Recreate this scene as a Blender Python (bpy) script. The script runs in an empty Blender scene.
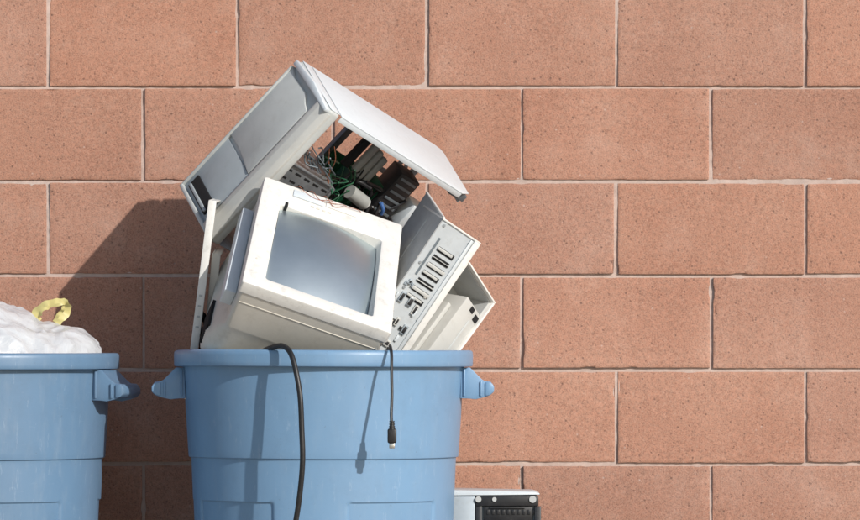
import bpy, bmesh, math, random
from mathutils import Vector, Matrix, noise
random.seed(7)
PI = math.pi
scene = bpy.context.scene
COL = scene.collection

# ------------------------------------------------------------------ camera
CAM_D, CAM_H, FPX = 10.0, 0.74, 4680.0      # metres to wall, lens height, focal length in 860-px units
cam = bpy.data.cameras.new('camera'); camo = bpy.data.objects.new('camera', cam); COL.objects.link(camo)
camo.location = (0, -CAM_D, CAM_H); camo.rotation_euler = (PI/2, 0, 0)
cam.sensor_width = 36; cam.lens = 36*FPX/860; cam.shift_y = 120/860; cam.clip_end = 500
scene.camera = camo

def at(px, py, gap):
    """world point seen at photo pixel (px,py) standing 'gap' metres out from the wall"""
    k = (CAM_D-gap)/FPX
    return Vector(((px-430)*k, -gap, CAM_H+(380-py)*k))

# ------------------------------------------------------------------ materials
def newmat(name):
    m = bpy.data.materials.new(name); m.use_nodes = True
    nt = m.node_tree; b = nt.nodes['Principled BSDF']
    return m, nt, b
def node(nt, t, **kw):
    n = nt.nodes.new(t)
    for k, v in kw.items(): setattr(n, k, v)
    return n
def ramp(nt, src, stops):
    r = node(nt, 'ShaderNodeValToRGB')
    while len(r.color_ramp.elements) < len(stops): r.color_ramp.elements.new(.5)
    for e, (p, c) in zip(r.color_ramp.elements, stops):
        e.position = p; e.color = (c, c, c, 1) if isinstance(c, (int, float)) else (*c, 1)
    nt.links.new(src, r.inputs[0]); return r.outputs[0]
def mix(nt, fac, a, b, mode='MIX'):
    n = node(nt, 'ShaderNodeMix', data_type='RGBA', blend_type=mode)
    for s, v in ((n.inputs[0], fac), (n.inputs[6], a), (n.inputs[7], b)):
        if isinstance(v, (int, float)): s.default_value = v
        elif isinstance(v, tuple): s.default_value = (*v, 1)
        else: nt.links.new(v, s)
    return n.outputs[2]
def tex(nt, kind, scale, detail=4, rough=.6, stretch=None, dim=None):
    tc = node(nt, 'ShaderNodeTexCoord'); src = tc.outputs['Object']
    if stretch:
        mp = node(nt, 'ShaderNodeMapping'); mp.inputs['Scale'].default_value = stretch
        nt.links.new(src, mp.inputs[0]); src = mp.outputs[0]
    if kind == 'noise':
        t = node(nt, 'ShaderNodeTexNoise'); t.inputs['Detail'].default_value = detail; t.inputs['Roughness'].default_value = rough
    else:
        t = node(nt, 'ShaderNodeTexVoronoi')
    t.inputs['Scale'].default_value = scale
    nt.links.new(src, t.inputs['Vector'])
    return t
def bump(nt, b, h, strength, dist):
    n = node(nt, 'ShaderNodeBump'); n.inputs['Strength'].default_value = strength; n.inputs['Distance'].default_value = dist
    nt.links.new(h, n.inputs['Height']); nt.links.new(n.outputs[0], b.inputs['Normal'])

def plastic(name, col, rough=.45, metal=0., vary=.12, grime=.15, grimecol=(.22, .18, .13), scale=18, bmp=.08, spec=.5):
    m, nt, b = newmat(name)
    n1 = tex(nt, 'noise', scale, 5, .65)
    v = ramp(nt, n1.outputs[0], [(.3, 1-vary), (.7, 1+0*vary)])
    c = mix(nt, 1., col, v, 'MULTIPLY')
    n2 = tex(nt, 'noise', scale*2.3, 8, .72)
    g = ramp(nt, n2.outputs[0], [(.52, 0.), (.75, grime)])
    c = mix(nt, g, c, grimecol)
    nt.links.new(c, b.inputs['Base Color'])
    r = ramp(nt, n2.outputs[0], [(.3, max(0, rough-.08)), (.7, min(1, rough+.12))])
    nt.links.new(r, b.inputs['Roughness'])
    b.inputs['Metallic'].default_value = metal
    b.inputs['Specular IOR Level'].default_value = spec
    if bmp:
        n3 = tex(nt, 'noise', 900, 2, .5); bump(nt, b, n3.outputs[0], bmp, .001)
    return m

M = {}
M['cream'] = plastic('cream_plastic', (.78, .765, .72), .42, vary=.09, grime=.38)
M['beige'] = plastic('beige_plastic', (.68, .645, .57), .5, vary=.08, grime=.22)
M['bezelgrey'] = plastic('aged_grey_plastic', (.55, .57, .555), .48, vary=.1, grime=.2)
M['bezelwarm'] = plastic('aged_pale_plastic', (.54, .54, .51), .45, vary=.08, grime=.2)
M['recess'] = plastic('recess_grey_plastic', (.38, .42, .44), .5, vary=.12, grime=.2)
M['cover'] = plastic('white_painted_steel', (.64, .69, .72), .4, vary=.05, grime=.12)
M['steel'] = plastic('galvanised_steel', (.48, .52, .55), .42, metal=.75, vary=.3, grime=.2, scale=30, bmp=.15)
M['steeldark'] = plastic('dull_steel', (.20, .24, .27), .5, metal=.5, vary=.3, grime=.2, scale=30)
M['bluegreysteel'] = plastic('blue_grey_steel', (.33, .38, .42), .45, metal=.2, vary=.15, grime=.25)  # even blue-grey steel colour
M['steelpaint'] = plastic('painted_grey_steel', (.50, .51, .50), .5, vary=.15, grime=.25)
M['panelblue'] = plastic('pale_blue_steel', (.60, .64, .66), .42, metal=.2, vary=.14, grime=.3)
M['dark'] = plastic('black_plastic', (.018, .018, .02), .4, vary=.3, grime=.25, grimecol=(.12, .11, .1))
M['hole'] = plastic('black_inside', (.008, .008, .009), .8, vary=.2, grime=0)
M['grey'] = plastic('grey_cable', (.36, .37, .35), .5, vary=.2, grime=.2)
M['pcb'] = plastic('green_board', (.02, .13, .06), .4, vary=.4, grime=.3, grimecol=(.25, .3, .22), scale=60)
M['copper'] = plastic('orange_wire', (.36, .13, .07), .5)
M['blue'] = plastic('blue_wire', (.06, .16, .42), .45)
M['brass'] = plastic('plug_metal', (.62, .60, .55), .3, metal=.9)
M['rubber'] = plastic('black_rubber', (.016, .016, .017), .42, vary=.2, grime=.3, grimecol=(.08, .075, .07), scale=60)
M['tie'] = plastic('yellow_tie', (.60, .53, .22), .45, vary=.15, grime=.1)

# screen: dull grey glass with a dusty film
m, nt, b = newmat('screen_glass')
n = tex(nt, 'noise', 9, 6, .6)
c = mix(nt, ramp(nt, n.outputs[0], [(.35, 0.), (.75, 1.)]), (.50, .575, .60), (.60, .67, .69))
nt.links.new(c, b.inputs['Base Color'])
b.inputs['Roughness'].default_value = .38; b.inputs['Specular IOR Level'].default_value = 1.; b.inputs['Metallic'].default_value = .92
b.inputs['Coat Weight'].default_value = .8; b.inputs['Coat Roughness'].default_value = .42
M['screen'] = m

def binmat(name, col, dust):
    m, nt, b = newmat(name)
    n1 = tex(nt, 'noise', 5, 5, .6, (1, 1, .5)); n2 = tex(nt, 'noise', 46, 8, .7, (1, 1, .25)); n3 = tex(nt, 'noise', 700, 2, .5)
    c = mix(nt, ramp(nt, n1.outputs[0], [(.3, 0.), (.75, 1.)]), col, tuple(x*.86+.01 for x in col))
    c = mix(nt, ramp(nt, n2.outputs[0], [(.5, 0.), (.8, dust)]), c, (.42, .45, .46))
    # fine pale scuffs
    sc = tex(nt, 'noise', 30, 3, .5, (1, 1, 9)); c = mix(nt, ramp(nt, sc.outputs[0], [(.68, 0.), (.71, .07), (.73, 0.)]), c, (.6, .68, .75))
    n4 = tex(nt, 'noise', 11, 9, .78); c = mix(nt, ramp(nt, n4.outputs[0], [(.50, 0.), (.70, .30)]), c, tuple(x*.62+.02 for x in col))
    s2 = tex(nt, 'noise', 16, 4, .6, (7, 7, 1)); c = mix(nt, ramp(nt, s2.outputs[0], [(.64, 0.), (.67, .16), (.69, 0.)]), c, (.6, .66, .72))
    n5 = tex(nt, 'noise', 120, 4, .7); c = mix(nt, ramp(nt, n5.outputs[0], [(.66, 0.), (.72, .35)]), c, (.10, .12, .15))
    nt.links.new(c, b.inputs['Base Color'])
    nt.links.new(ramp(nt, n2.outputs[0], [(.3, .34), (.7, .46)]), b.inputs['Roughness'])
    b.inputs['Subsurface Weight'].default_value = 0
    bump(nt, b, n3.outputs[0], .12, .001)
    return m
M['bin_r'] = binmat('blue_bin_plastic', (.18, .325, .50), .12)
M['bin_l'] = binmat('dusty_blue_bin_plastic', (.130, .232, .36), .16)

m, nt, b = newmat('white_bag_film')
b.inputs['Base Color'].default_value = (.60, .62, .64, 1); b.inputs['Roughness'].default_value = .24
b.inputs['Subsurface Weight'].default_value = .5; b.inputs['Subsurface Radius'].default_value = (.02, .02, .02)
b.inputs['Subsurface Scale'].default_value = 1
n = tex(nt, 'noise', 26, 7, .62); n.inputs['Distortion'].default_value = .8
bump(nt, b, n.outputs[0], .4, .014)
M['bag'] = m

# split-face concrete block
m, nt, b = newmat('pink_concrete_block')
at_ = node(nt, 'ShaderNodeAttribute', attribute_name='tone')
cA, cB = (.42, .205, .137), (.51, .274, .190)
n1 = tex(nt, 'noise', 3.5, 5, .6); n2 = tex(nt, 'noise', 95, 6, .75); n3 = tex(nt, 'noise', 330, 3, .7)
c = mix(nt, ramp(nt, n1.outputs[0], [(.3, 0.), (.7, 1.)]), cA, cB)
c = mix(nt, ramp(nt, n2.outputs[0], [(.38, .0), (.62, 1.)]), mix(nt, 1., c, (.88, .90, .92), 'MULTIPLY'), mix(nt, 1., c, (1.07, 1.09, 1.12), 'MULTIPLY'))
nh = tex(nt, 'noise', 150, 3, .6); nh.noise_dimensions = '3D'
c = mix(nt, ramp(nt, nh.outputs[0], [(.42, 0.), (.60, .4)]), c, mix(nt, 1., c, (.86, 1.02, 1.08), 'MULTIPLY'))
c = mix(nt, ramp(nt, n3.outputs[0], [(.38, .8), (.49, 0.)]), c, mix(nt, 1., c, (.62, .62, .64), 'MULTIPLY'))
c = mix(nt, ramp(nt, n3.outputs[0], [(.60, .0), (.72, .3)]), c, (.60, .50, .45))
v1 = tex(nt, 'voronoi', 85); pit = ramp(nt, v1.outputs['Distance'], [(.08, .7), (.26, 0.)])
ns = tex(nt, 'noise', 40, 2, .5); gate = ramp(nt, ns.outputs[0], [(.49, 0.), (.56, 1.)])
pm = node(nt, 'ShaderNodeMath', operation='MULTIPLY'); nt.links.new(pit, pm.inputs[0]); nt.links.new(gate, pm.inputs[1])
c = mix(nt, pm.outputs[0], c, (.16, .095, .075))
v2 = tex(nt, 'voronoi', 60); grit = ramp(nt, v2.outputs['Distance'], [(.06, .4), (.16, 0.)])
gm = node(nt, 'ShaderNodeMath', operation='MULTIPLY'); ns2 = tex(nt, 'noise', 23, 2, .5)
nt.links.new(grit, gm.inputs[0]); nt.links.new(ramp(nt, ns2.outputs[0], [(.56, 0.), (.62, 1.)]), gm.inputs[1])
c = mix(nt, gm.outputs[0], c, (.62, .52, .47))
# faint pale efflorescence
ne = tex(nt, 'noise', 7, 8, .7); c = mix(nt, ramp(nt, ne.outputs[0], [(.53, 0.), (.78, .28)]), c, (.52, .38, .32))
nd = tex(nt, 'noise', 4, 9, .75, (1, 1, .45)); c = mix(nt, ramp(nt, nd.outputs[0], [(.53, 0.), (.72, .32)]), c, mix(nt, 1., c, (.70, .66, .64), 'MULTIPLY'))
c = mix(nt, 1., c, at_.outputs['Color'], 'MULTIPLY')
nt.links.new(c, b.inputs['Base Color']); b.inputs['Roughness'].default_value = .92; b.inputs['Specular IOR Level'].default_value = .2
hh = node(nt, 'ShaderNodeMath', operation='ADD'); nt.links.new(n2.outputs[0], hh.inputs[0])
h2 = node(nt, 'ShaderNodeMath', operation='MULTIPLY_ADD'); nt.links.new(n3.outputs[0], h2.inputs[0]); h2.inputs[1].default_value = .7
h3 = node(nt, 'ShaderNodeMath', operation='MULTIPLY'); nt.links.new(pm.outputs[0], h3.inputs[0]); h3.inputs[1].default_value = -1.2
nt.links.new(h3.outputs[0], h2.inputs[2]); nt.links.new(h2.outputs[0], hh.inputs[1])
bump(nt, b, hh.outputs[0], .5, .002)
M['block'] = m
M['mortar'] = plastic('pale_mortar', (.60, .475, .415), .95, vary=.25, grime=.35, grimecol=(.3, .2, .16), scale=45, bmp=.5, spec=.2)
M['ground'] = plastic('concrete_paving', (.42, .37, .31), .9, vary=.2, grime=.2, scale=3, bmp=.3)

# ------------------------------------------------------------------ object helpers
def tag(o, label=None, cat=None, group=None, kind=None):
    for k, v in (('label', label), ('category', cat), ('group', group), ('kind', kind)):
        if v: o[k] = v
    return o
def root(name, mat4, label, cat, group=None):
    e = bpy.data.objects.new(name, None); COL.objects.link(e); e.matrix_world = mat4
    e.empty_display_size = .05
    return tag(e, label, cat, group)

FLIP = False; WARP = None
class Part:
    """collects geometry; coordinates are the thing's own, shifted by off"""
    def __init__(s, off=(0, 0, 0)): s.bm = bmesh.new(); s.off = Vector(off); s.m = 0
    def box(s, lo, hi, bev=0., mat=None, seg=2):
        lo, hi = Vector(lo), Vector(hi)
        r = bmesh.ops.create_cube(s.bm, size=1); vs = r['verts']
        T = Matrix.Translation((lo+hi)/2) @ Matrix.Diagonal((*(hi-lo), 1))
        if mat: T = mat @ T
        bmesh.ops.transform(s.bm, matrix=T, verts=vs)
        if bev:
            es = {e for v in vs for e in v.link_edges}
            bmesh.ops.bevel(s.bm, geom=list(es), offset=bev, segments=seg, affect='EDGES', profile=.5)
        return s
    def poly(s, pts, vec, bev=0):
        """extrude a closed outline of 3-D points along vec"""
        vec = Vector(vec); a = [s.bm.verts.new(Vector(p)) for p in pts]; c = [s.bm.verts.new(Vector(p)+vec) for p in pts]
        n = len(a); fs = [s.bm.faces.new(a), s.bm.faces.new(c[::-1])]
        for i in range(n): fs.append(s.bm.faces.new((a[i], c[i], c[(i+1) % n], a[(i+1) % n])))
        bmesh.ops.recalc_face_normals(s.bm, faces=fs)
        if bev: bmesh.ops.bevel(s.bm, geom=list({e for f in fs for e in f.edges}), offset=bev, segments=2, affect='EDGES', profile=.5)
        return s
    def cyl(s, p, q, r, n=20, r2=None, bev=0):
        p, q = Vector(p), Vector(q); d = q-p
        res = bmesh.ops.create_cone(s.bm, cap_ends=True, segments=n, radius1=r, radius2=r if r2 is None else r2, depth=d.length)
        T = Matrix.Translation((p+q)/2) @ d.to_track_quat('Z', 'Y').to_matrix().to_4x4()
        bmesh.ops.transform(s.bm, matrix=T, verts=res['verts'])
        return s
    def tube(s, pts, r, n=10, flat=None):
        P = smooth([Vector(p) for p in pts]); rings = []
        up = Vector((.31, .47, .83)); k = len(P)
        for i, p in enumerate(P):
            t = (P[min(i+1, k-1)]-P[max(i-1, 0)]).normalized()
            x = (up - t*up.dot(t)).normalized(); y = t.cross(x); up = x
            rr = r(i/(k-1)) if callable(r) else r
            ra, rb = (rr, rr) if not flat else (rr*flat, rr)
            rings.append([s.bm.verts.new(p + x*math.cos(2*PI*j/n)*ra + y*math.sin(2*PI*j/n)*rb) for j in range(n)])
        for a, c in zip(rings, rings[1:]):
            for j in range(n): s.bm.faces.new((a[j], a[(j+1) % n], c[(j+1) % n], c[j]))
        s.bm.faces.new(rings[0][::-1]); s.bm.faces.new(rings[-1])
        return s
    def out(s, name, mat, parent=None, label=None, sm=None):
        if WARP:
            for v in s.bm.verts: WARP(v.co)
        if FLIP:
            for v in s.bm.verts: v.co.y *= -1
        if s.off.length: bmesh.ops.translate(s.bm, vec=s.off, verts=s.bm.verts)
        bmesh.ops.recalc_face_normals(s.bm, faces=s.bm.faces)
        me = bpy.data.meshes.new(name); s.bm.to_mesh(me); s.bm.free()
        me.materials.append(mat)
        if sm is not False:
            for p in me.polygons: p.use_smooth = True
            try: me.set_sharp_from_angle(angle=math.radians(sm or 32))
            except Exception: pass
        o = bpy.data.objects.new(name, me); COL.objects.link(o)
        if parent: o.parent = parent
        if label: o['label'] = label
        return o
    def each(s, name, mat, parent=None):
        """every loose piece becomes a part of its own"""
        if s.off.length: bmesh.ops.translate(s.bm, vec=s.off, verts=s.bm.verts); s.off = Vector()
        seen = set(); outs = []
        s.bm.verts.ensure_lookup_table()
        for v0 in s.bm.verts:
            if v0 in seen: continue
            stack, isl = [v0], []
            seen.add(v0)
            while stack:
                v = stack.pop(); isl.append(v)
                for e in v.link_edges:
                    o = e.other_vert(v)
                    if o not in seen: seen.add(o); stack.append(o)
            q = Part(); mp = {v: q.bm.verts.new(v.co) for v in isl}
            for f in {f for v in isl for f in v.link_faces}: q.bm.faces.new([mp[v] for v in f.verts])
            outs.append(q.out(name, mat, parent))
        s.bm.free()
        return outs
def smooth(P, n=8):
    if len(P) < 3: return P
    Q = [P[0]*2-P[1]] + P + [P[-1]*2-P[-2]]; out = []
    for i in range(1, len(Q)-2):
        a, b_, c, d = Q[i-1:i+3]
        for j in range(n):
            t = j/n
            out.append(.5*((2*b_)+(c-a)*t+(2*a-5*b_+4*c-d)*t*t+(-a+3*b_-3*c+d)*t**3))
    return out+[P[-1]]
def frame(origin, x, y, z):
    """rigid frame closest to three almost perpendicular directions"""
    R = Matrix((Vector(x).normalized(), Vector(y).normalized(), Vector(z).normalized())).transposed()
    for _ in range(30): R = (R + R.inverted().transposed()) * .5
    assert R.determinant() > 0
    T = R.to_4x4(); T.translation = origin
    return T
def rough_up(bm_part, amp, scale, seed=0):
    for v in bm_part.bm.verts:
        v.co += noise.noise_vector(v.co*scale+Vector((seed, 0, 0)))*amp

# ------------------------------------------------------------------ ground
g = Part()
g.bm.verts.new((-60, -60, 0)); g.bm.verts.new((60, -60, 0)); g.bm.verts.new((60, 60, 0)); g.bm.verts.new((-60, 60, 0))
g.bm.faces.new(g.bm.verts)
tag(g.out('ground', M['ground'], sm=False), 'pale concrete ground in front of the block wall', kind='structure')

# ------------------------------------------------------------------ block wall
def build_wall():
    K = CAM_D/FPX
    def X(px): return (px-430)*K
    def Z(py): return CAM_H+(380-py)*K
    pitch, course, joint = 189.3*K, 94.2*K, .0080
    xo = X(616.5); z0 = Z(369.8)                    # a joint crossing both grids
    verts, faces, tones, mi = [], [], [], []
    NX, NZ = 54, 27
    chip_at = Vector((X(708), 0, Z(492)))
    for r in range(-5, 8):
        zl = z0 + r*course + joint/2; zh = zl + course - joint
        if zh < .0: continue
        off = 0 if r % 2 else .5                      # running bond
        for cidx in range(-8, 9):
            rnd = random.Random(r*131+cidx*17)
            xl = xo + (cidx+off)*pitch + joint/2 + rnd.uniform(-.0012, .0012); xh = xl + pitch - joint + rnd.uniform(-.0015, .0015)
            zz0, zz1 = zl + rnd.uniform(-.001, .001), zh + rnd.uniform(-.001, .001)
            tone = (1+rnd.uniform(-.055, .045))*(1.03-.05*min(1.5, max(0, zz0-.5))); hue = rnd.uniform(-.025, .025)+.018*(zz0-.9)
            out_ = rnd.uniform(-.0012, .0012); tx, tz = rnd.uniform(-.004, .004), rnd.uniform(-.006, .006)
            base = len(verts)
            ring = .0022
            us = [0, ring/(xh-xl)]+[i/NX for i in range(1, NX)]+[1-ring/(xh-xl), 1]
            ws = [0, ring/(zz1-zz0)]+[i/NZ for i in range(1, NZ)]+[1-ring/(zz1-zz0), 1]
            # index rows: a back skirt row is added by pushing border vertices to the mortar depth
            nu, nw = len(us), len(ws)
            for j, w in enumerate(ws):
                for i, u in enumerate(us):
                    x = xl+(xh-xl)*u; z = zz0+(zz1-zz0)*w
                    ex = min(x-xl, xh-x, z-zz0, zz1-z)
                    p = Vector((x, 0, z))
                    y = -(out_ + tx*(u-.5) + tz*(w-.5)) + noise.noise(p*160)*.0004 + noise.noise(p*45)*.0004
                    if ex < .0005:
                        y += .0007 + max(0, noise.noise(p*38))*.002
                        nrm = Vector(((1 if u < .5 else -1) if min(u, 1-u)*(xh-xl) <= .0005 else 0, 0, (1 if w < .5 else -1) if min(w, 1-w)*(zz1-zz0) <= .0005 else 0))
                        wob = noise.noise(p*85+Vector((0, 5, 0)))*.0005 + max(0, noise.noise(p*22+Vector((9, 0, 0)))-.36)*.009
                        x += nrm.x*wob; z += nrm.z*wob
                    elif ex < .007:
                        k = max(0, noise.noise(p*24+Vector((9, 0, 0)))-.36)*.016*(1-ex/.007)
                        y += k
                    dchip = (Vector((x, 0, z))-chip_at); e2 = (dchip.x/.011)**2+(dchip.z/.05)**2
                    if e2 < 1 and x < chip_at.x+.012: y += .006*(1-e2)*(.6+.8*noise.noise(p*120))
                    verts.append((x, y, z))
            for j in range(nw-1):
                for i in range(nu-1):
                    a = base+j*nu+i; faces.append((a, a+1, a+nu+1, a+nu)); mi.append(0)
            # sides
            border = [i for i in range(nu)]+[j*nu+nu-1 for j in range(1, nw)]+[(nw-1)*nu+i for i in range(nu-2, -1, -1)]+[j*nu for j in range(nw-2, 0, -1)]
            sb = len(verts)
            for q in border:
                v = verts[base+q]; verts.append((v[0], .03, v[2]))
            n = len(border)
            for q in range(n):
                a, c = base+border[q], base+border[(q+1) % n]
                faces.append((a, sb+q, sb+(q+1) % n, c)); mi.append(0)
            tones += [(tone+hue, tone, tone-hue, 1)]*(len(verts)-base)
    # mortar bed, a slightly wavy sheet set back between the blocks
    def bed(depth_fn, x0, x1, zz0, zz1, nx, nz):
        base = len(verts)
        for j in range(nz+1):
            for i in range(nx+1):
                x = x0+(x1-x0)*i/nx; z = zz0+(zz1-zz0)*j/nz
                verts.append((x, depth_fn(x, z), z)); tones.append((1, 1, 1, 1))
        for j in range(nz):
            for i in range(nx):
                a = base+j*(nx+1)+i; faces.append((a, a+1, a+nx+2, a+nx+1)); mi.append(1)
    dfn = lambda x, z: .0050 + noise.noise(Vector((x*30, 3, z*30)))*.0010 + noise.noise(Vector((x*130, 7, z*130)))*.0009
    lo, hi = xo-7.5*pitch, xo+8*pitch
    for r in range(-4, 9):
        zc = z0+r*course
        if zc < 0: continue
        bed(dfn, lo, hi, zc-.009, zc+.009, 900, 4)
    for r in range(-4, 8):
        if z0+(r+1)*course < 0: continue
        off = 0 if r % 2 else .5
        for cidx in range(-7, 9):
            xc = xo+(cidx+off)*pitch
            bed(dfn, xc-.009, xc+.009, z0+r*course+.009, z0+(r+1)*course-.009, 4, 30)
    # solid body behind
    b0 = len(verts); zt = z0+8*course-.002
    for (x, y, z) in [(lo, .02, 0), (hi, .02, 0), (hi, .02, zt), (lo, .02, zt), (lo, .2, 0), (hi, .2, 0), (hi, .2, zt), (lo, .2, zt)]:
        verts.append((x, y, z)); tones.append((1, 1, 1, 1))
    for f in [(0, 1, 2, 3), (4, 7, 6, 5), (0, 4, 5, 1), (3, 2, 6, 7), (0, 3, 7, 4), (1, 5, 6, 2)]:
        faces.append(tuple(b0+i for i in f)); mi.append(1)
    me = bpy.data.meshes.new('block_wall'); me.from_pydata(verts, [], faces)
    me.materials.append(M['block']); me.materials.append(M['mortar'])
    me.polygons.foreach_set('material_index', mi)
    ca = me.color_attributes.new('tone', 'FLOAT_COLOR', 'POINT')
    ca.data.foreach_set('color', [c for t in tones for c in t])
    me.polygons.foreach_set('use_smooth', [True]*len(me.polygons)); me.set_sharp_from_angle(angle=math.radians(50))
    o = bpy.data.objects.new('block_wall', me); COL.objects.link(o)
    tag(o, 'pink concrete block wall with thin pale mortar joints behind both bins', 'wall')
build_wall()

# ------------------------------------------------------------------ bins
SEAM, LIPZ = .583, .767
def make_bin(name, cx, gap, mat, rot, hrot, label, zs=1.0):
    T = Matrix.Translation((cx, -gap, 0)) @ Matrix.Rotation(rot, 4, 'Z') @ Matrix.Diagonal((1, 1, zs, 1))
    rt = root(name, Matrix.Translation((cx, -gap, 0)) @ Matrix.Rotation(rot, 4, 'Z'), label, 'trash bin', 'blue trash bins along the wall')
    rt.scale = (1, 1, zs)
    p = Part(); NA = 360
    pan = [math.radians(a) for a in (-44, 35, 114, 193, 254)]; half = math.radians(23.4)
    def r_out(z):
        if z > SEAM: return .2743+(z-SEAM)/(LIPZ-SEAM)*(.2856-.2743)
        return .245 + z/SEAM*(.2690-.245)
    # outer profile: (r, z, panel-depth flag)
    prof = [(.0, 0), (.235, 0), (.242, .003), (.2455, .012)]
    zs_ = [.05, .09, .10, .104, .108, .13, .2, .3, .4, .46, .485, .4905, .4945, .4985, .503, .52, .55, .57, .5795]
    prof += [(r_out(z), z) for z in zs_]
    prof += [(.2692, .5822), (.2718, .5836), (.2738, .5846), (.2743, .587)]
    prof += [(r_out(z), z) for z in (.60, .64, .68, .72, .755, .764)]
    prof += [(.2862, .7660), (.2980, .7668), (.3024, .7676), (.3036, .7700), (.3038, .776), (.3040, .79), (.3032, .7965), (.3005, .7992), (.296, .8), (.289, .8), (.2845, .7985), (.2825, .795)]
    prof += [(.2815, .78), (.279, .70), (.2655, .58), (.24, .02), (0, .02)]
    rows = []
    for (r, z) in prof:
        row = []
        if r == 0: row = [p.bm.verts.new((0, 0, z))]
        else:
            for k in range(NA):
                th = 2*PI*k/NA; rr = r
                if .1 < z < .4985 and r > .244 and r < .27 and z == z:
                    for c in pan:
                        d = abs((th-(-PI/2+c)+PI) % (2*PI)-PI)
                        # local angle 0 points right; the panels are measured from the front
                        t = min(1, max(0, (half-d)/math.radians(1.6)))
                        tz = min(1, max(0, (.4985-z)/.006), max(0, (z-.1)/.006))
                        rr -= .0075*t*t*(3-2*t)*tz
                w = 1+.0012*math.sin(3*th+z*4)+.0008*math.sin(5*th+1)
                row.append(p.bm.verts.new((rr*w*math.cos(th), rr*w*math.sin(th), z+.0012*math.sin(2*th+.6)*(z/.8))))
        rows.append(row)
    for a, c in zip(rows, rows[1:]):
        for k in range(NA):
            k2 = (k+1) % NA
            if len(a) == 1: p.bm.faces.new((a[0], c[k2], c[k]))
            elif len(c) == 1: p.bm.faces.new((a[k], a[k2], c[0]))
            else: p.bm.faces.new((a[k], a[k2], c[k2], c[k]))
    p.out('bin_body', mat, rt, sm=40)
    # handles: two web plates, a sloping top skin and a grip bar at the nose
    k = .00205
    top = [(138, 367.5), (146.5, 367.5), (158, 379), (161, 381), (167, 381.5), (170, 386)]
    full = top+[(170, 391.5), (166.5, 395), (161, 397), (152, 399), (145, 398.2), (137, 398)]
    rz = lambda q: (q[0]*k-.003, .74+(380-q[1])*k)
    for s in (0, 1):
        h = Part(); ang = hrot+PI*s
        R = Matrix.Rotation(ang, 4, 'Z')
        for side in (-1, 1):
            pts = [Vector((rz(q)[0], side*.05-.004, rz(q)[1])) for q in full]
            h.poly(pts, (0, .008, 0), .0016)
        pts = [Vector((rz(q)[0], -.047, rz(q)[1]-.001)) for q in top]+[Vector((rz(q)[0]-.003, -.047, rz(q)[1]-.006)) for q in top[::-1]]
        h.poly(pts, (0, .094, 0))
        pts = [Vector((rz(q)[0], -.058, rz(q)[1])) for q in [(161.5, 382), (167, 381.6), (170.5, 386), (170.5, 391.5), (166.5, 395), (161.5, 396)]]
        h.poly(pts, (0, .116, 0), .003)
        # stiffening rib and foot flange
        for side in (-1, 1):
            y = side*.056
            h.box((rz((140, 0))[0], y-.0025, rz((0, 396))[1]), (rz((142, 0))[0], y+.0025, rz((0, 369))[1]), .0018)
            h.box((rz((156.5, 0))[0], y-.0025, rz((0, 396))[1]), (rz((158.5, 0))[0], y+.0025, rz((0, 381))[1]), .0018)
        bmesh.ops.transform(h.bm, matrix=R, verts=h.bm.verts)
        h.out('handle', mat, rt)
    return rt
BX = at(323.5, 380, .48).x; BG = .48
make_bin('trash_bin', BX, BG, M['bin_r'], 0, math.radians(0), 'blue plastic bin overflowing with discarded computer parts')
LX = at(-28.5, 380, .37).x
make_bin('trash_bin', LX, .37, M['bin_l'], math.radians(-10), math.radians(-4), 'dusty blue plastic bin with a white bag in it, cut off by the left side', .9935)

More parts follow.
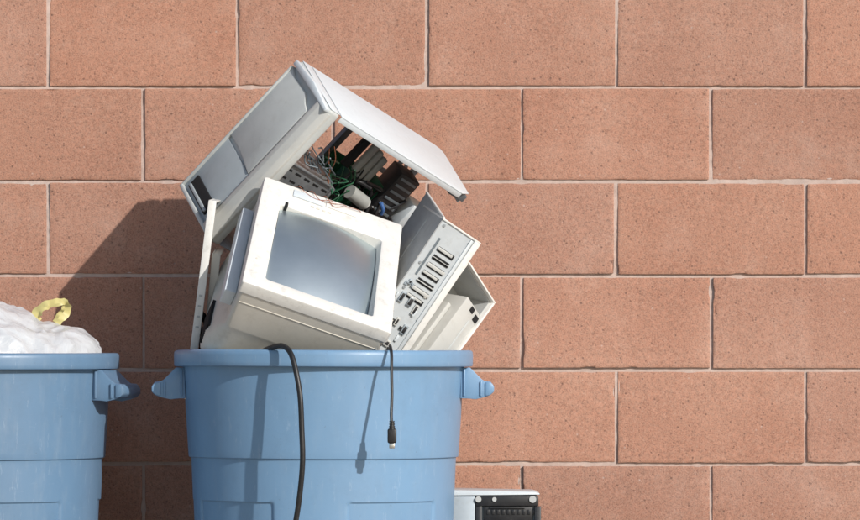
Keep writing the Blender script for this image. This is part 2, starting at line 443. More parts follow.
# ------------------------------------------------------------------ bag in the left bin
def build_bag():
    c = Vector((LX, -.37, .70))
    rt = root('garbage_bag', Matrix.Translation(c), 'white plastic garbage bag bulging over the dusty bin rim', 'garbage bag')
    p = Part(); bmesh.ops.create_icosphere(p.bm, subdivisions=7, radius=1)
    # silhouette heights above the bin rim, by metres right of the bin centre (front-facing outline)
    prof = [(-.30, .80), (-.26, .835), (-.2, .862), (-.12, .885), (-.04, .897), (.02, .900), (.06, .896), (.10, .884), (.12, .874), (.141, .853), (.182, .852), (.213, .846), (.244, .826), (.268, .79), (.285, .75)]
    def top(x):
        for (a, ya), (b_, yb) in zip(prof, prof[1:]):
            if a <= x <= b_: return ya+(yb-ya)*(x-a)/(b_-a)
        return .76
    for v in p.bm.verts:
        n = v.co.normalized()
        x = n.x*.279; y = n.y*.255; z = n.z
        if z > 0:
            t = top(x*1.0) - .70
            r2 = math.sqrt(max(0, 1-(n.y)**2))
            q = Vector((x, y, t*z/max(.05, math.sqrt(max(0.0025, 1-n.x*n.x)))))
        else: q = Vector((x*.95, y*.95, z*.5))
        w = Vector((q.x*1, q.y*1, q.z*1))
        f = 0
        warp = noise.noise_vector(w*9)*.035
        for s_, a_ in ((7, .014), (13, .011), (27, .005), (55, .0015)):
            f += (.42-abs(noise.noise((w+warp)*s_+Vector((s_, 2, 0)))))*a_*1.5
        v.co = q + n*(f-.008)
        rr = math.hypot(v.co.x, v.co.y); lim = .276 if v.co.z > .085 else .255
        if rr > lim: v.co.x *= lim/rr; v.co.y *= lim/rr
    p.out('bag_skin', M['bag'], rt, sm=75)
    # drawstring loop standing up at the neck of the bag
    t = Part()
    def L(px, py, gp): return at(px, py, gp)-c
    pts = [L(39, 322, .37), L(36.5, 317, .38), (L(39, 310, .385)), L(47, 305, .38), L(56, 302.5, .37), L(64, 302, .36), L(66.5, 306, .35), L(65, 312.5, .345), L(60, 318, .35), L(56.5, 323, .355)]
    P = smooth([Vector(q) for q in pts], 10); N = len(P); wd = .0100
    prev = None
    for i, q in enumerate(P):
        tan = (P[min(i+1, N-1)]-P[max(i-1, 0)]).normalized()
        side = tan.cross(Vector((math.sin(i*.21)*.7, -1, .6*math.cos(i*.27)))).normalized()
        wob = wd*(1+.12*math.sin(i*.11))
        th = Vector((0, -.0008, 0))
        cur = [t.bm.verts.new(q+side*wob+th), t.bm.verts.new(q+th*4+side*0.3*wob), t.bm.verts.new(q-side*wob+th), t.bm.verts.new(q-side*wob-th), t.bm.verts.new(q+side*wob-th)]
        if prev:
            for j in range(5): t.bm.faces.new((prev[j], prev[(j+1) % 5], cur[(j+1) % 5], cur[j]))
        prev = cur
    t.out('drawstring', M['tie'], rt)
build_bag()

# ------------------------------------------------------------------ tower case lying on top (axes: B across, A along the front, C to the back)
LB, LA, LC = .184, .374, .450
kA = Vector((-.2505, .0986, -.2594)); kB = Vector((.0642, -.1311, -.1118)); kC = Vector((.2948, .2923, -.1735))
P0 = at(297, 57, .44)
def build_tower():
    base = P0 + kA + kB
    F = frame(base, kB, kA, kC)
    rt = root('computer_case', F, 'gutted white and grey computer tower lying open on top of the pile', 'computer case')
    off = (-LB, -LA, 0)
    def P(): return Part(off)
    # front bezel : slab with raised border, raised upper panel and sunken bay
    s = P(); s.box((.0, .0, .012), (LB, LA, .042), .007, seg=3)
    bz = s.out('front_bezel', M['bezelgrey'], rt)
    s = P()
    s.poly([(.004, .004, 0), (.004, .016, 0), (.10, .012, 0), (LB-.002, .010, 0), (LB-.002, .002, 0), (LB*.5, -.004, 0)], (0, 0, .014), .003)
    s.box((.004, -.0012, .015), (LB-.004, .0, .041), .0005); s.out('bezel_crown', M['cover'], bz)
    s = P(); s.poly([(LB-.044, .010, .0125), (LB-.044, .010, .0045), (LB-.037, .010, .0012), (LB-.026, .010, .001), (LB-.010, .010, .0065), (LB+.0005, .010, .0150), (LB+.0005, .010, .022), (LB-.01, .010, .022)], (0, LA-.016, 0), .0012); s.out('bezel_border', M['bezelwarm'], bz)
    s = P()
    s.poly([(.006, .022, .0058), (.03, .030, .0058), (.09, .026, .0058), (.115, .040, .0058), (LB-.050, .044, .0058), (LB-.050, .225, .0058), (.09, .218, .0058), (.05, .214, .0058), (.006, .216, .0058)], (0, 0, .0085), .0022)
    s.out('upper_panel', M['bezelgrey'], bz)
    s = P(); s.box((.004, .225, .0085), (LB-.047, LA-.010, .0125), .001); s.out('lower_panel', M['recess'], bz)
    s = P(); s.box((.001, .02, .002), (.006, LA-.01, .014), .002); s.box((.001, LA-.012, .001), (LB-.003, LA-.003, .0125), .003)
    s.out('bezel_edge', M['bezelgrey'], bz)
    s = P(); s.box((.02, LA-.052, .0045), (LB-.062, LA-.020, .0115), .001); s.out('vent_opening', M['hole'], bz)
    s = P()
    s.box((.024, LA-.030, .001), (LB-.066, LA-.0235, .0078), .0015)
    s.out('vent_louvre', M['recess'], bz)
    # top cover with folded lips, clipped far corner
    s = P()
    s.poly([(.002, -.001, .0455), (LB, -.001, .0455), (LB, -.001, LC-.03), (LB-.02, -.001, LC), (.018, -.001, LC), (.006, -.001, LC-.006), (.002, -.001, LC-.02)], (0, .0025, 0), .0008)
    s.box((LB-.0022, .0018, .0455), (LB, .013, LC-.031), .0006)
    s.box((.002, .0018, .0455), (.0042, .013, LC-.02), .0006)
    s.box((.02, .0018, LC-.004), (LB-.024, .030, LC-.001), .0006)
    s.out('top_cover', M['cover'], rt)
    s = P(); s.box((.012, .004, LC-.05), (LB-.01, .020, LC-.005), .002); s.out('rear_channel', M['steeldark'], rt)
    # folded steel skeleton : far side frame, near rails
    s = P()
    for (c0, c1) in ((.044, .112), (.214, .238), (.385, .397), (LC-.026, LC-.006)): s.box((.004, .014, c0), (.006, LA-.006, c1), .0004)  # first strip widened out of view to stop sunlight leaking through the case
    s.box((.004, .014, .058), (.0065, .030, LC-.02), .0004); s.box((.004, LA-.03, .05), (.0065, LA-.006, LC-.02), .0004)
    s.box((.0065, .014, .214), (.016, LA-.03, .2160), .0004)
    s.poly([(.0065, .05, .397), (.0065, .065, .397), (.0065, .115, LC-.02), (.0065, .10, LC-.02)], (.003, 0, 0)); s.box((.0065, .10, .30), (.0085, .112, LC-.02), .0004)
    s.out('side_frame', M['steeldark'], rt)
    s = P(); s.box((.006, LA-.004, .044), (LB-.003, LA-.002, LC-.004), .0004); s.out('base_plate', M['steel'], rt)
    s = P()
    s.box((.02, .15, LC-.006), (LB-.004, LA-.006, LC-.004)); s.out('rear_plate', M['steel'], rt)
    # drive cage : perforated steel box behind the bezel
    s = P(); x0, x1 = .012, .150  # cage deepened toward the far side to block sun through the open case
    s.box((x1, .150, .046), (x1+.0015, .330, .190)); s.box((x0, .150, .046), (x1, .1515, .190)); s.box((x0, .235, .046), (x1, .2365, .190))
    s.box((x0, .1515, .046), (x0+.0015, .33, .19)); s.box((x1, .146, .060), (x1+.006, .150, .175), .0005)
    cg = s.out('drive_cage', M['steel'], rt)
    s = P()
    for i in range(5):
        for j in range(4): s.box((x1+.0012, .162+j*.020, .058+i*.026), (x1+.0019, .167+j*.020, .074+i*.026))
    s.each('cage_slot', M['hole'], cg)
    for a0 in (.158, .195):
        s = P(); s.box((x0+.004, a0, .06), (x1-.004, a0+.026, .185), .002); d = s.out('disk_drive', M['steelpaint'], rt)
        s = P(); s.box((x0+.01, a0+.003, .185), (x1-.01, a0+.018, .189)); s.out('drive_connector', M['dark'], d)
    # main board on the far side plus cards
    s = P(); s.box((.016, .12, .225), (.018, .345, .395)); pc = s.out('circuit_board', M['pcb'], rt)
    rnd = random.Random(3)
    s = P()
    for i in range(26):
        a, c = rnd.uniform(.125, .32), rnd.uniform(.23, .37); s.box((.018, a, c), (.018+rnd.uniform(.002, .008), a+rnd.uniform(.005, .02), c+rnd.uniform(.005, .02)), .0004)
    s.each('board_chip', M['dark'], pc)
    s = P()
    for i in range(14):
        a, c = rnd.uniform(.13, .33), rnd.uniform(.23, .38); s.cyl((.018, a, c), (.034, a, c), .0035, 12)
    s.each('capacitor', M['grey'], pc)
    for k_, (cc, bb0, bb1, a0, a1) in enumerate(((.252, .04, .13, .125, .235), (.225, .05, .11, .15, .21), (.305, .03, .12, .10, .20))):
        s = P(); s.box((bb0, a0, cc), (bb1, a1, cc+.0018)); cd = s.out('expansion_card', M['pcb'], rt)
        s = P()
        for q in range(7):
            a, b_ = rnd.uniform(a0+.005, a1-.02), rnd.uniform(bb0+.005, bb1-.015); s.box((b_, a, cc-.005), (b_+.012, a+.015, cc), .0005)
        s.each('board_chip', M['dark'], cd)
    # black bay and three grey flat cables running alongside
    s = P(); s.box((.084, .026, .203), (.096, .115, .2215), .002); s.out('drive_cable', M['hole'], rt)
    for i, c in enumerate((.228, .2475, .267)):
        s = P(); s.box((.088, .036+.008*i, c), (.104, .112+.008*i, c+.0165), .0055, seg=3); s.out('flat_cable', M['grey'], rt)
    # power supply block with fan and dark cable loom
    s = P(); s.box((.085, .048, .306), (.135, .165, .362), .003)
    ps = s.out('power_supply', M['dark'], rt)
    s = P()
    for i in range(6): s.box((.1355, .056+i*.017, .312), (.137, .062+i*.017, .356), .0004)
    s.each('supply_grille', M['steeldark'], ps)
    s = P()
    for i in range(44):
        a, c, b_ = rnd.uniform(.095, .16), rnd.uniform(.23, .36), rnd.uniform(.09, .14)
        pts = [(b_+rnd.uniform(-.02, .02), a+rnd.uniform(-.03, .03)+j*.02, c+rnd.uniform(-.03, .03)+j*.008) for j in range(4)]
        s.tube(pts, rnd.uniform(.0018, .0042), 7)
    s.each('black_wire', M['dark'], rt)
    s = P()
    for i in range(16):
        a, c, b_ = rnd.uniform(.10, .18), rnd.uniform(.17, .26), rnd.uniform(.09, .15)
        pts = [(b_+rnd.uniform(-.02, .02), a+rnd.uniform(-.02, .02)+j*.016, c+rnd.uniform(-.02, .02)) for j in range(4)]
        s.tube(pts, rnd.uniform(.001, .002), 6)
    s.each('green_wire', M['pcb'], rt)
    s = P()
    for i in range(2):
        pts = [(.15, .075+.006*i, .10+.008*i), (.155, .10+.004*i, .135+.006*i), (.148+.002*i, .125+.005*i, .155+.004*i), (.15, .155, .165+.006*i)]
        s.tube([(p_[0]+rnd.uniform(-.01, .01), p_[1]+rnd.uniform(-.012, .012), p_[2]+rnd.uniform(-.01, .01)) for p_ in pts], .0009, 6)
    s.each('orange_wire', M['copper'], rt)
    s = P()
    for i in range(12):
        a, c = rnd.uniform(.085, .13), rnd.uniform(.055, .13)
        pts = [(.13+rnd.uniform(0, .03), a, c), (.14+rnd.uniform(-.01, .02), a+rnd.uniform(.0, .03), c+.02), (.14+rnd.uniform(-.01, .02), a+.02, c+rnd.uniform(.03, .06))]
        s.tube(pts, .0016, 6)
    s.each('grey_wire', M['steeldark'], rt)
    s = P(); s.cyl((.150, .137, .222), (.150, .141, .272), .015, 28); mt = s.out('motor', M['grey'], rt)
    s = P(); s.cyl((.150, .141, .272), (.150, .1415, .277), .0128, 28); s.out('motor_cap', M['steelpaint'], mt)
    s = P(); s.box((.10, .090, .378), (.150, .15, .425), .003); s.out('metal_box', M['cover'], rt)
    s = P(); s.tube([(.155, .12, .30), (.16, .128, .312), (.158, .14, .32)], .004, 8); s.out('blue_connector', M['blue'], rt)
build_tower()

# ------------------------------------------------------------------ monitor, upside down, face up
def build_monitor():
    global FLIP
    FLIP = True                              # below, y counts out of the screen
    TL = at(265, 176, .535)
    w = Vector((.2784, .0425, -.0975)); h = Vector((-.0358, -.265, -.2176)); d = Vector((-.0767, .140, -.1578))
    W, H, D = w.length, h.length, .30
    F0 = frame(Vector(), w, d, -h)         # x right, y into the screen, z up the face
    ex, ey, ez = (F0.to_3x3() @ Vector(v) for v in ((1, 0, 0), (0, 1, 0), (0, 0, 1)))
    org = TL + ex*W/2 - ez*H                # bottom centre of the face
    F = frame(org, ex, ey, ez)
    rt = root('crt_monitor', F, 'boxy cream tube monitor with a blank grey screen tilted to the sky', 'monitor')
    hw = W/2
    global WARP
    def WARP(co): co.x += .055*(co.x+hw)*(1-co.z/H)      # the hood is a little wider at its lower edge
    # face frame: nested rings lofted
    def ring(x0, x1, z0, z1, y, r, n=6, bulge=0):
        pts = []
        for (cx_, cz_, a0) in ((x1-r, z1-r, 0), (x0+r, z1-r, PI/2), (x0+r, z0+r, PI), (x1-r, z0+r, 1.5*PI)):
            for i in range(n+1):
                a = a0+PI/2*i/n; pts.append([cx_+r*math.cos(a), y, cz_+r*math.sin(a)])
        # subdivide the long spans so that the opening can bow
        out = []
        for i, q in enumerate(pts):
            nx = pts[(i+1) % len(pts)]
            out.append(q)
            if (i+1) % (n+1) == 0:
                for j in range(1, 12): out.append([q[k_]+(nx[k_]-q[k_])*j/12 for k_ in range(3)])
        xm, zm = (x0+x1)/2, (z0+z1)/2
        for q in out:
            u = (q[0]-xm)/((x1-x0)/2); v = (q[2]-zm)/((z1-z0)/2)
            if abs(v) >= abs(u)*.9: q[2] += bulge*(1-u*u)*(1 if v > 0 else -1)
            if abs(u) >= abs(v)*.9: q[0] += bulge*(1-v*v)*(1 if u > 0 else -1)
        return out
    def loft(p, rings, cap0=False, cap1=False):
        R = [[p.bm.verts.new(q) for q in r] for r in rings]
        for a, c in zip(R, R[1:]):
            n = len(a)
            for i in range(n): p.bm.faces.new((a[i], a[(i+1) % n], c[(i+1) % n], c[i]))
        if cap0: p.bm.faces.new(R[0][::-1])
        if cap1: p.bm.faces.new(R[-1])
    ox0, ox1, oz0, oz1 = -hw+.143*W, -hw+.870*W, H*(1-.905), H*(1-.20)
    p = Part()
    loft(p, [ring(-hw+.002, hw-.002, .002, H-.002, -.030, .005), ring(-hw, hw, 0, H, -.027, .006), ring(-hw, hw, 0, H, -.003, .006), ring(-hw+.001, hw-.001, .001, H-.001, -.0008, .006), ring(-hw+.003, hw-.003, .003, H-.003, 0, .005),
             ring(ox0-.004, ox1+.004, oz0-.004, oz1+.004, 0, .006), ring(ox0, ox1, oz0, oz1, -.002, .006), ring(ox0+.002, ox1-.004, oz0+.002, oz1-.003, -.013, .007, bulge=.0015), ring(ox0+.002, ox1-.004, oz0+.002, oz1-.003, -.040, .007, bulge=.0015)])
    bz = p.out('screen_bezel', M['cream'], rt, sm=30)
    # seam line, chin flap, buttons
    p = Part(); p.box((-.085, 0, H-.033), (-.020, .0030, H-.012), .0012); p.out('control_flap', M['cover'], bz)
    p = Part(); p.box((-.015, 0, H-.030), (.050, .0022, H-.012), .001); p.out('control_flap', M['cream'], bz)
    p = Part()
    for i in range(4): p.box((-.045+i*.012, -.0005, H-.047), (-.038+i*.012, .0016, H-.043), .0006)
    p.each('control_button', M['beige'], bz)
    p = Part(); p.cyl((-hw+.018, -.001, H*.24), (-hw+.018, .0008, H*.24), .002, 12); p.out('screw_plug', M['beige'], bz)
    p = Part(); p.box((-hw+.052, -.012, oz1-.004), (-hw+.058, .002, oz1+.010), .001); p.out('broken_notch', M['hole'], bz)
    p = Part(); rw = random.Random(8)
    for i in range(3):
        x = -.09+i*.03; p.tube([(x, -.03, H+.004), (x+.01, .002, H+.0015), (x+.03, .0035, H-.012-.006*i), (x+.055, .0035, H-.020+.004*i), (x+.085, .003, H-.008), (x+.10, -.02, H+.003)], .0007, 6)
    p.each('loose_wire', M['copper'], bz)
    # glass, gently domed
    p = Part(); n = 36; gx0, gx1, gz0, gz1 = ox0+.002, ox1-.004, oz0, oz1-.002
    G = [[p.bm.verts.new((gx0+(gx1-gx0)*i/n, .011*(2*j/n-1)-.006*(2*i/n-1)-.030+.027*(1-.5*((2*i/n-1)**2+(2*j/n-1)**2)), gz0+(gz1-gz0)*j/n)) for i in range(n+1)] for j in range(n+1)]
    for j in range(n):
        for i in range(n): p.bm.faces.new((G[j][i], G[j][i+1], G[j+1][i+1], G[j+1][i]))
    p.out('screen', M['screen'], rt)
    # rear casing: a shoulder then a tapering hood
    p = Part()
    loft(p, [ring(-hw+.006, hw-.006, .005, H-.006, -.0525, .01), ring(-hw+.006, hw-.006, .005, H-.006, -.056, .01)], True, False)
    p.bm.free(); p = Part()
    loft(p, [ring(-hw+.004, hw-.006, .0015, H-.006, -.029, .008), ring(-hw+.004, hw-.006, .0015, H-.006, -.12, .010), ring(-hw+.004, hw-.009, .0025, H-.012, -.125, .014),
             ring(-hw-.006, hw-.025, .007, H-.030, -.145, .03), ring(-hw-.020, hw-.04, .008, H-.050, -.19, .045), ring(-hw-.018, hw-.05, .012, H-.075, -.235, .05), ring(-hw+.02, hw-.065, .03, H-.10, -.265, .04)], False, True)
    cs = p.out('rear_casing', M['beige'], rt, sm=40)
    p = Part()
    for i in range(9): p.box((-hw-.021, -.225+i*.006, .05), (-hw-.010, -.222+i*.006, .13))
    p.each('vent_slot', M['hole'], cs)
    # raised foot on the underside, and a parting line
    p = Part(); p.box((-hw+.010, -.0535, .0004), (hw-.012, -.0515, .0025), .0008); p.each('casing_rib', M['beige'], cs)
    # pale rail clipped along the left flank
    p = Part(); p.box((-hw-.020, -.098, .035), (-hw+.004, -.062, H-.040), .003); p.out('side_rail', M['cover'], rt)
build_monitor(); FLIP = False; WARP = None

# ------------------------------------------------------------------ slim chassis with expansion slots
def build_slim():
    TR = at(481, 243, .58)
    u = Vector((.072, .026, -.055)); v = Vector((-.152, .008, -.226)); e = Vector((-.037, .24, .064)); e0 = e.copy()
    zv = -v.normalized(); u = u-zv*u.dot(zv); e = zv.cross(u)
    F0 = frame(Vector(), u, e, -v)          # x across, y to the back, z up the long side
    ex, ey, ez = (F0.to_3x3() @ Vector(q) for q in ((1, 0, 0), (0, 1, 0), (0, 0, 1)))
    Wd, Dp, Ln = .094, .235, .42
    F = frame(TR - ex*Wd - ez*Ln, ex, ey, ez)
    rt = root('desktop_chassis', F, 'upended slim grey steel chassis showing its row of expansion slots beside the monitor', 'computer chassis')
    s = Part(); s.box((.0008, 0, 0), (Wd-.004, .0015, Ln-.004)); bp = s.out('back_plate', M['panelblue'], rt)
    s = Part()
    el = F.to_3x3().inverted() @ e0.normalized()*Dp
    s.poly([(0, 0, 0), (0, 0, Ln), (el.x, el.y, Ln+el.z), (el.x, el.y, el.z)], (.0018, 0, 0)); s.out('side_panel', M['steelpaint'], rt)
    s = Part(); s.tube([(0.001, 0, Ln), (el.x+.001, el.y, Ln+el.z)], .0028, 8); s.out('side_flange', M['cream'], rt)
    s = Part(); q = el*.45; s.tube([(q.x, q.y, q.z), (q.x, q.y, Ln-.03+q.z)], .0016, 6); s.out('side_crease', M['steelpaint'], rt)
    s = Part(); s.box((.0, -.003, Ln-.004), (Wd, Dp*.8, Ln), .001); s.out('end_panel', M['cream'], rt)
    s = Part(); s.box((Wd-.014, -.006, 0), (Wd, Dp*.8, Ln-.0035), .002); s.out('cover_panel', M['cream'], rt)
    s = Part(); s.box((Wd-.0215, -.0035, 0), (Wd-.0145, -.0002, Ln-.006), .001); s.out('edge_lip', M['panelblue'], rt)
    # seven slots: dark opening with a pale cover plate beside each
    for i in range(7):
        z = Ln-.052-i*.0185
        s = Part(); s.box((.026, -.0012, z-.0105), (Wd-.030, -.0002, z)); sl = s.out('expansion_slot', M['hole'], bp)
        s = Part(); s.box((.024+.001*(i % 2), -.0045, z-.0072+.0012*math.sin(i*2.3)), (Wd-.028-.006*(i % 3 == 0), -.0013, z-.001 - .0035*(i % 3 == 1)), .0012); s.out('slot_cover', M['bezelwarm'], sl)
    s = Part()
    s.box((.015, -.0012, Ln-.125), (.0195, -.0002, Ln-.038)); s.out('long_slot', M['steeldark'], bp)
    # sockets further down
    rnd = random.Random(5)
    for i, (x, z, w_, l_) in enumerate(((.014, .150, .012, .030), (.034, .150, .013, .026), (.052, .145, .012, .030), (.012, .190, .009, .018), (.014, .110, .011, .030), (.035, .105, .012, .030), (.056, .100, .012, .028), (.012, .07, .012, .02), (.04, .06, .018, .025))):
        z += .08 + rnd.uniform(-.003, .003); w_ *= rnd.uniform(.65, .9); l_ *= rnd.uniform(.55, .8)
        s = Part(); s.box((x, -.005, z), (x+w_, -.0003, z+l_), .0012); so = s.out('port_socket', M[('bluegreysteel', 'steel', 'bezelwarm')[i % 3]], bp)
        s = Part(); s.box((x+.002, -.0056, z+.003), (x+w_-.002, -.0048, z+l_-.003), .0004); s.out('socket_opening', M['dark'], so)
    for i in range(22):
        x = rnd.uniform(.005, .060); z = rnd.uniform(.10, .275); l_ = rnd.uniform(.004, .014)
        s = Part(); s.box((x, -rnd.uniform(.002, .006), z), (x+rnd.uniform(.003, .010), -.0002, z+l_), .0006); s.out('connector', M[('dark', 'bluegreysteel', 'cover', 'steel', 'beige')[i % 5]], bp)
    s = Part()
    for (x, z) in ((.010, Ln-.012), (Wd-.020, Ln-.014), (.011, Ln-.10), (.012, Ln-.16), (Wd-.020, Ln-.20)): s.cyl((x, -.0025, z), (x, 0, z), .0028, 12)
    s.each('screw', M['steel'], bp)
build_slim()

# ------------------------------------------------------------------ open beige housing at the right rim
def build_housing():
    p0 = at(470, 262, .445)
    u = Vector((.49, .68, -.868)); v = Vector((-.545, -.42, -.838)); nrm = u.cross(v)*-1   # outward
    if nrm.y > 0: nrm = -nrm
    # x along u, z = -v (up), y = into the box
    F0 = frame(Vector(), u, -nrm, -v) if Matrix((u, -nrm, -v)).transposed().determinant() > 0 else frame(Vector(), u, nrm, -v)
    ex, ey, ez = (F0.to_3x3() @ Vector(q) for q in ((1, 0, 0), (0, 1, 0), (0, 0, 1)))
    Wd, Ln, Dp = .122, .24, .10
    F = frame(p0 - ez*Ln, ex, ey, ez)
    rt = root('drive_housing', F, 'cream open plastic housing with two square black holes at the right rim of the bin', 'plastic housing')
    s = Part(); s.box((0, 0, Ln-.004), (Wd, Dp, Ln), .001); s.box((0, Dp-.004, 0), (Wd, Dp, Ln-.004)); s.box((Wd-.005, 0, 0), (Wd, Dp-.004, Ln-.004), .001)
    s.box((0, .004, 0), (.003, Dp-.004, Ln-.004))
    s.out('shell', M['cream'], rt)
    s = Part(); s.box((.0035, Dp-.0075, 0), (Wd-.0055, Dp-.0045, Ln-.0045)); s.box((Wd-.0075, .010, 0), (Wd-.0055, Dp-.0078, Ln-.0045)); s.box((.0035, .010, Ln-.0070), (Wd-.0078, Dp-.0078, Ln-.0045)); s.out('inner_grey_sheet', M['steelpaint'], rt)  # grey sheets added to paint in the shade inside the open housing
    s = Part(); s.box((.056, .006, .0), (Wd-.006, Dp-.01, Ln-.045), .003); s.box((.044, .030, 0), (.0555, Dp-.01, Ln-.075), .003)
    bl = s.out('inner_block', M['bezelwarm'], rt)
    s = Part(); s.box((.080, .0042, Ln-.061), (.092, .0058, Ln-.050)); s.out('square_hole', M['hole'], bl)
    s = Part(); s.box((.101, .0042, Ln-.068), (.1145, .0058, Ln-.054)); s.out('square_hole', M['hole'], bl)
    s = Part(); s.box((.094, .0045, .02), (.099, .0058, Ln-.075), .0005); s.out('groove', M['bezelgrey'], bl)
    s = Part()
    for i in range(6): s.cyl((.022, .035, Ln-.085-i*.012), (.022, .05, Ln-.085-i*.012), .004, 10)
    s.each('terminal', M['steel'], rt)
build_housing()

# ------------------------------------------------------------------ thin covers standing at the left rim
def slab(name, label, cat, top_l, top_r, bot_l, g_top, g_bot, depth, mat, inner, tilt=-.03):
    """a thin cover seen on edge: its edge runs from the top pixels down into the bin"""
    a = at(*top_l, g_top); b_ = at(*bot_l, g_bot)
    z = (a-b_); L = z.length; th = (at(*top_r, g_top)-a).length*.9
    x = Vector((1, tilt, 0)); y = z.cross(x)
    if y.y < 0: y = -y
    x = y.cross(z)
    F = frame(b_, x, y, z)
    rt = root(name, F, label, cat)
    s = Part(); s.box((0, 0, -.10), (th, .006, L), .0018); s.box((0, .0062, -.10), (.003, depth, L), .0008); s.box((.003, .0062, L-.004), (th, depth, L-.0008), .0008)
    s.out('cover_shell', mat, rt)
    s = Part(); s.box((.0035, .02, -.06), (.006, depth-.02, L-.03), .0006); s.out('inner_grey_sheet', inner, rt)
    s = Part()
    for k_ in range(4): s.box((th*.3, -.0012, L*.15+k_*L*.07), (th*.7, .0, L*.15+k_*L*.07+.004), .0004)
    s.each('clip', M['steelpaint'], rt)
slab('case_cover', 'tall narrow cream cover standing on edge at the left rim of the bin', 'case cover', (208.5, 200), (217.5, 200), (190, 350), .555, .535, .13, M['cream'], M['steelpaint'])
slab('drive_cover', 'short beige cover wedged between the tall cream cover and the monitor', 'drive cover', (212, 254), (221.5, 254), (203, 350), .52, .49, .12, M['beige'], M['steelpaint'])
t = Part(); rt = root('cable_bundle', Matrix.Translation(at(203, 352, .50)), 'dark cables stuffed between the covers and the monitor at the left rim', 'cables')
c0 = at(203, 352, .50); rnd = random.Random(11)
for i in range(7):
    x = 200+i*1.6; pts = [at(x+rnd.uniform(-1, 1), 360, .50)-c0, at(x+rnd.uniform(-2, 2), 340, .505)-c0, at(x+rnd.uniform(-2, 2), 322+i, .495)-c0, at(x+3+rnd.uniform(-2, 2), 312+i*2, .47)-c0, at(x+5, 330, .44)-c0]
    t.tube(pts, .0022, 7)
t.each('wire_strand', M['rubber'], rt)

# ------------------------------------------------------------------ cords hanging over the rim
def cord(name, label, pts, r):
    base = pts[-1]; rt = root(name, Matrix.Translation(base), label, 'cable')
    pts = [p+(Vector((noise.noise(p*40), 0, 0))*.004 if 3 < i < len(pts)-1 else Vector()) for i, p in enumerate(pts)]
    s = Part(); s.tube([p-base for p in pts], r, 14); s.out('cord', M['rubber'], rt)
    return rt, base
def gf(px, extra):          # distance of the rim's front from the wall at this column, plus how far the cord stands off
    x = at(px, 350, .65).x-BX
    return BG + math.sqrt(.304**2-x*x) + extra
pts = [at(262, 352, .68), at(268, 349, gf(268, -.018)), at(275, 346.5, gf(275, .002)), at(283, 346, gf(283, .018)), at(290, 352, gf(290, .032)), at(295, 366, gf(295, .044)), at(299.5, 395, gf(299, .055)), at(302, 430, gf(302, .058)),
       at(302.5, 460, gf(302, .058)), at(300.5, 490, gf(300, .052)), at(296, 520, gf(296, .044)), at(287, 570, gf(287, .030)), at(270, 640, gf(270, .02)), at(262, 700, gf(262, .02)), at(262, 745, gf(262, .05))]
cord('power_cable', 'thick black cable looping over the bin rim and trailing down its front', pts, .0054)
pts = [at(392, 356, .68), at(391, 350, gf(391, -.022)), at(390, 346, gf(390, -.006)), at(390.5, 347, gf(390, .010)), at(391, 355, gf(391, .026)), at(391.5, 372, gf(391, .040)), at(392, 395, gf(391, .053)), at(392, 415, gf(391, .062)), at(392, 427, gf(391, .066))]
rt, base = cord('signal_cable', 'thin black lead with a small metal-tipped plug dangling in front of the bin', pts, .0031)
s = Part(); zz = .002*1
s.cyl((0, 0, .012), (0, 0, -.004), .0036, 16, .0058)
for k_ in range(4): s.cyl((0, 0, .012-.005*k_), (0, 0, .0095-.005*k_), .0052+.0004*k_, 16)
s.box((-.0088, -.006, -.032), (.0088, .006, -.003), .0035, seg=3)
pg = s.out('plug', M['rubber'], rt)
s = Part(); s.box((-.0055, -.0035, -.042), (.0055, .0035, -.0318), .0012); s.out('plug_tip', M['brass'], pg)

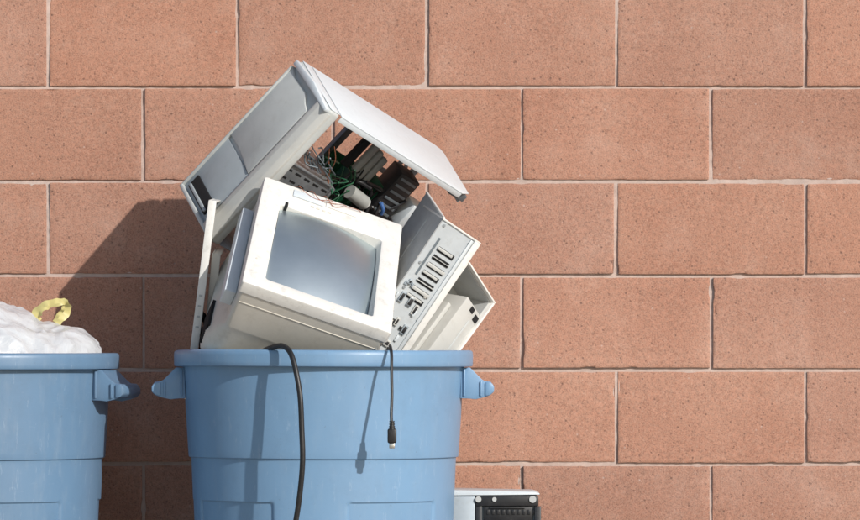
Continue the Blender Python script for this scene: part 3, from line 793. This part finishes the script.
# ------------------------------------------------------------------ tower standing behind the bin, low right
def build_lower():
    gx = .36; x0 = at(430, 490, gx).x; x1 = at(539.5, 490, gx).x; zt = at(430, 490.3, gx).z
    F = Matrix.Translation(((x0+x1)/2, -gx, 0)); W = (x1-x0)/2; xb = at(475, 490, gx).x-(x0+x1)/2
    rt = root('server_case', F, 'pale steel computer with an open black front on the ground behind the bin', 'computer case')
    D = .22
    s = Part()
    s.poly([(-W, 0, zt+.0015), (W-.012, 0, zt-.003), (W, 0, zt-.006), (W, 0, zt-.009), (-W, 0, zt-.011)], (0, D, 0), .0008); s.out('top_panel', M['cover'], rt)
    s = Part(); s.box((-W, .003, 0), (xb, D-.002, zt-.0125), .002); s.out('side_housing', M['bluegreysteel'], rt)
    s = Part(); s.box((xb+.001, .010, 0), (W-.004, D-.004, zt-.0115)); s.out('rear_frame', M['steeldark'], rt)
    s = Part(); s.box((xb+.0015, 0, zt-.032), (W-.002, .0095, zt-.0125), .001); s.box((xb+.0015, 0, .0), (xb+.014, .0095, zt-.0325), .001); s.box((W-.010, -.002, .0), (W+.003, .0095, zt-.0325), .001)
    fr = s.out('front_frame', M['dark'], rt)
    for x, r in ((xb+.007, .0062), (xb+.040, .0045), (W-.014, .0072)):
        s = Part(); s.cyl((x, -.003, zt-.0185), (x, .001, zt-.0185), r, 18); s.each('screw', M['steelpaint'], fr)
    s = Part(); s.box((xb+.018, .004, zt-.064), (W-.014, .0095, zt-.0325), .001)
    for i in range(10): s.box((xb+.024+i*.0105, .002, zt-.05), (xb+.030+i*.0105, .0045, zt-.040), .0005)
    s.box((xb+.03, .0, zt-.0375), (W-.03, .0045, zt-.0345), .0005)
    s.out('drive_bay', M['dark'], rt)
    s = Part(); s.box((xb+.03, .0, zt-.078), (W-.022, .006, zt-.0655), .001); s.out('bay_door', M['steel'], rt)
    s = Part(); s.box((xb+.036, -.001, zt-.0665), (xb+.052, .0, zt-.0655+.002)); s.each('orange_wire', M['copper'], rt)
    s = Part(); s.box((xb+.018, .003, .02), (W-.012, .0095, zt-.080), .002); s.out('lower_panel', M['dark'], rt)
build_lower()

# ------------------------------------------------------------------ light
sun_to = Vector((.80, -1, .62)).normalized()
w = bpy.data.worlds.new('World'); scene.world = w; w.use_nodes = True
nt = w.node_tree; bg = nt.nodes['Background']
sky = nt.nodes.new('ShaderNodeTexSky'); sky.sky_type = 'NISHITA'; sky.sun_disc = False
sky.sun_elevation = math.asin(sun_to.z); sky.sun_rotation = math.atan2(sun_to.x, sun_to.y)
nt.links.new(sky.outputs[0], bg.inputs[0]); bg.inputs[1].default_value = .115
sl = bpy.data.lights.new('sun', 'SUN'); sl.energy = 3.6; sl.angle = math.radians(.55); sl.color = (1, .965, .92)
so = bpy.data.objects.new('sun', sl); COL.objects.link(so); so.rotation_euler = sun_to.to_track_quat('Z', 'Y').to_euler()
so.location = (3, -4, 4)
vs = scene.view_settings; vs.view_transform = 'Standard'; vs.look = 'None'; vs.exposure = 0; vs.gamma = 1; vs.use_curve_mapping = False
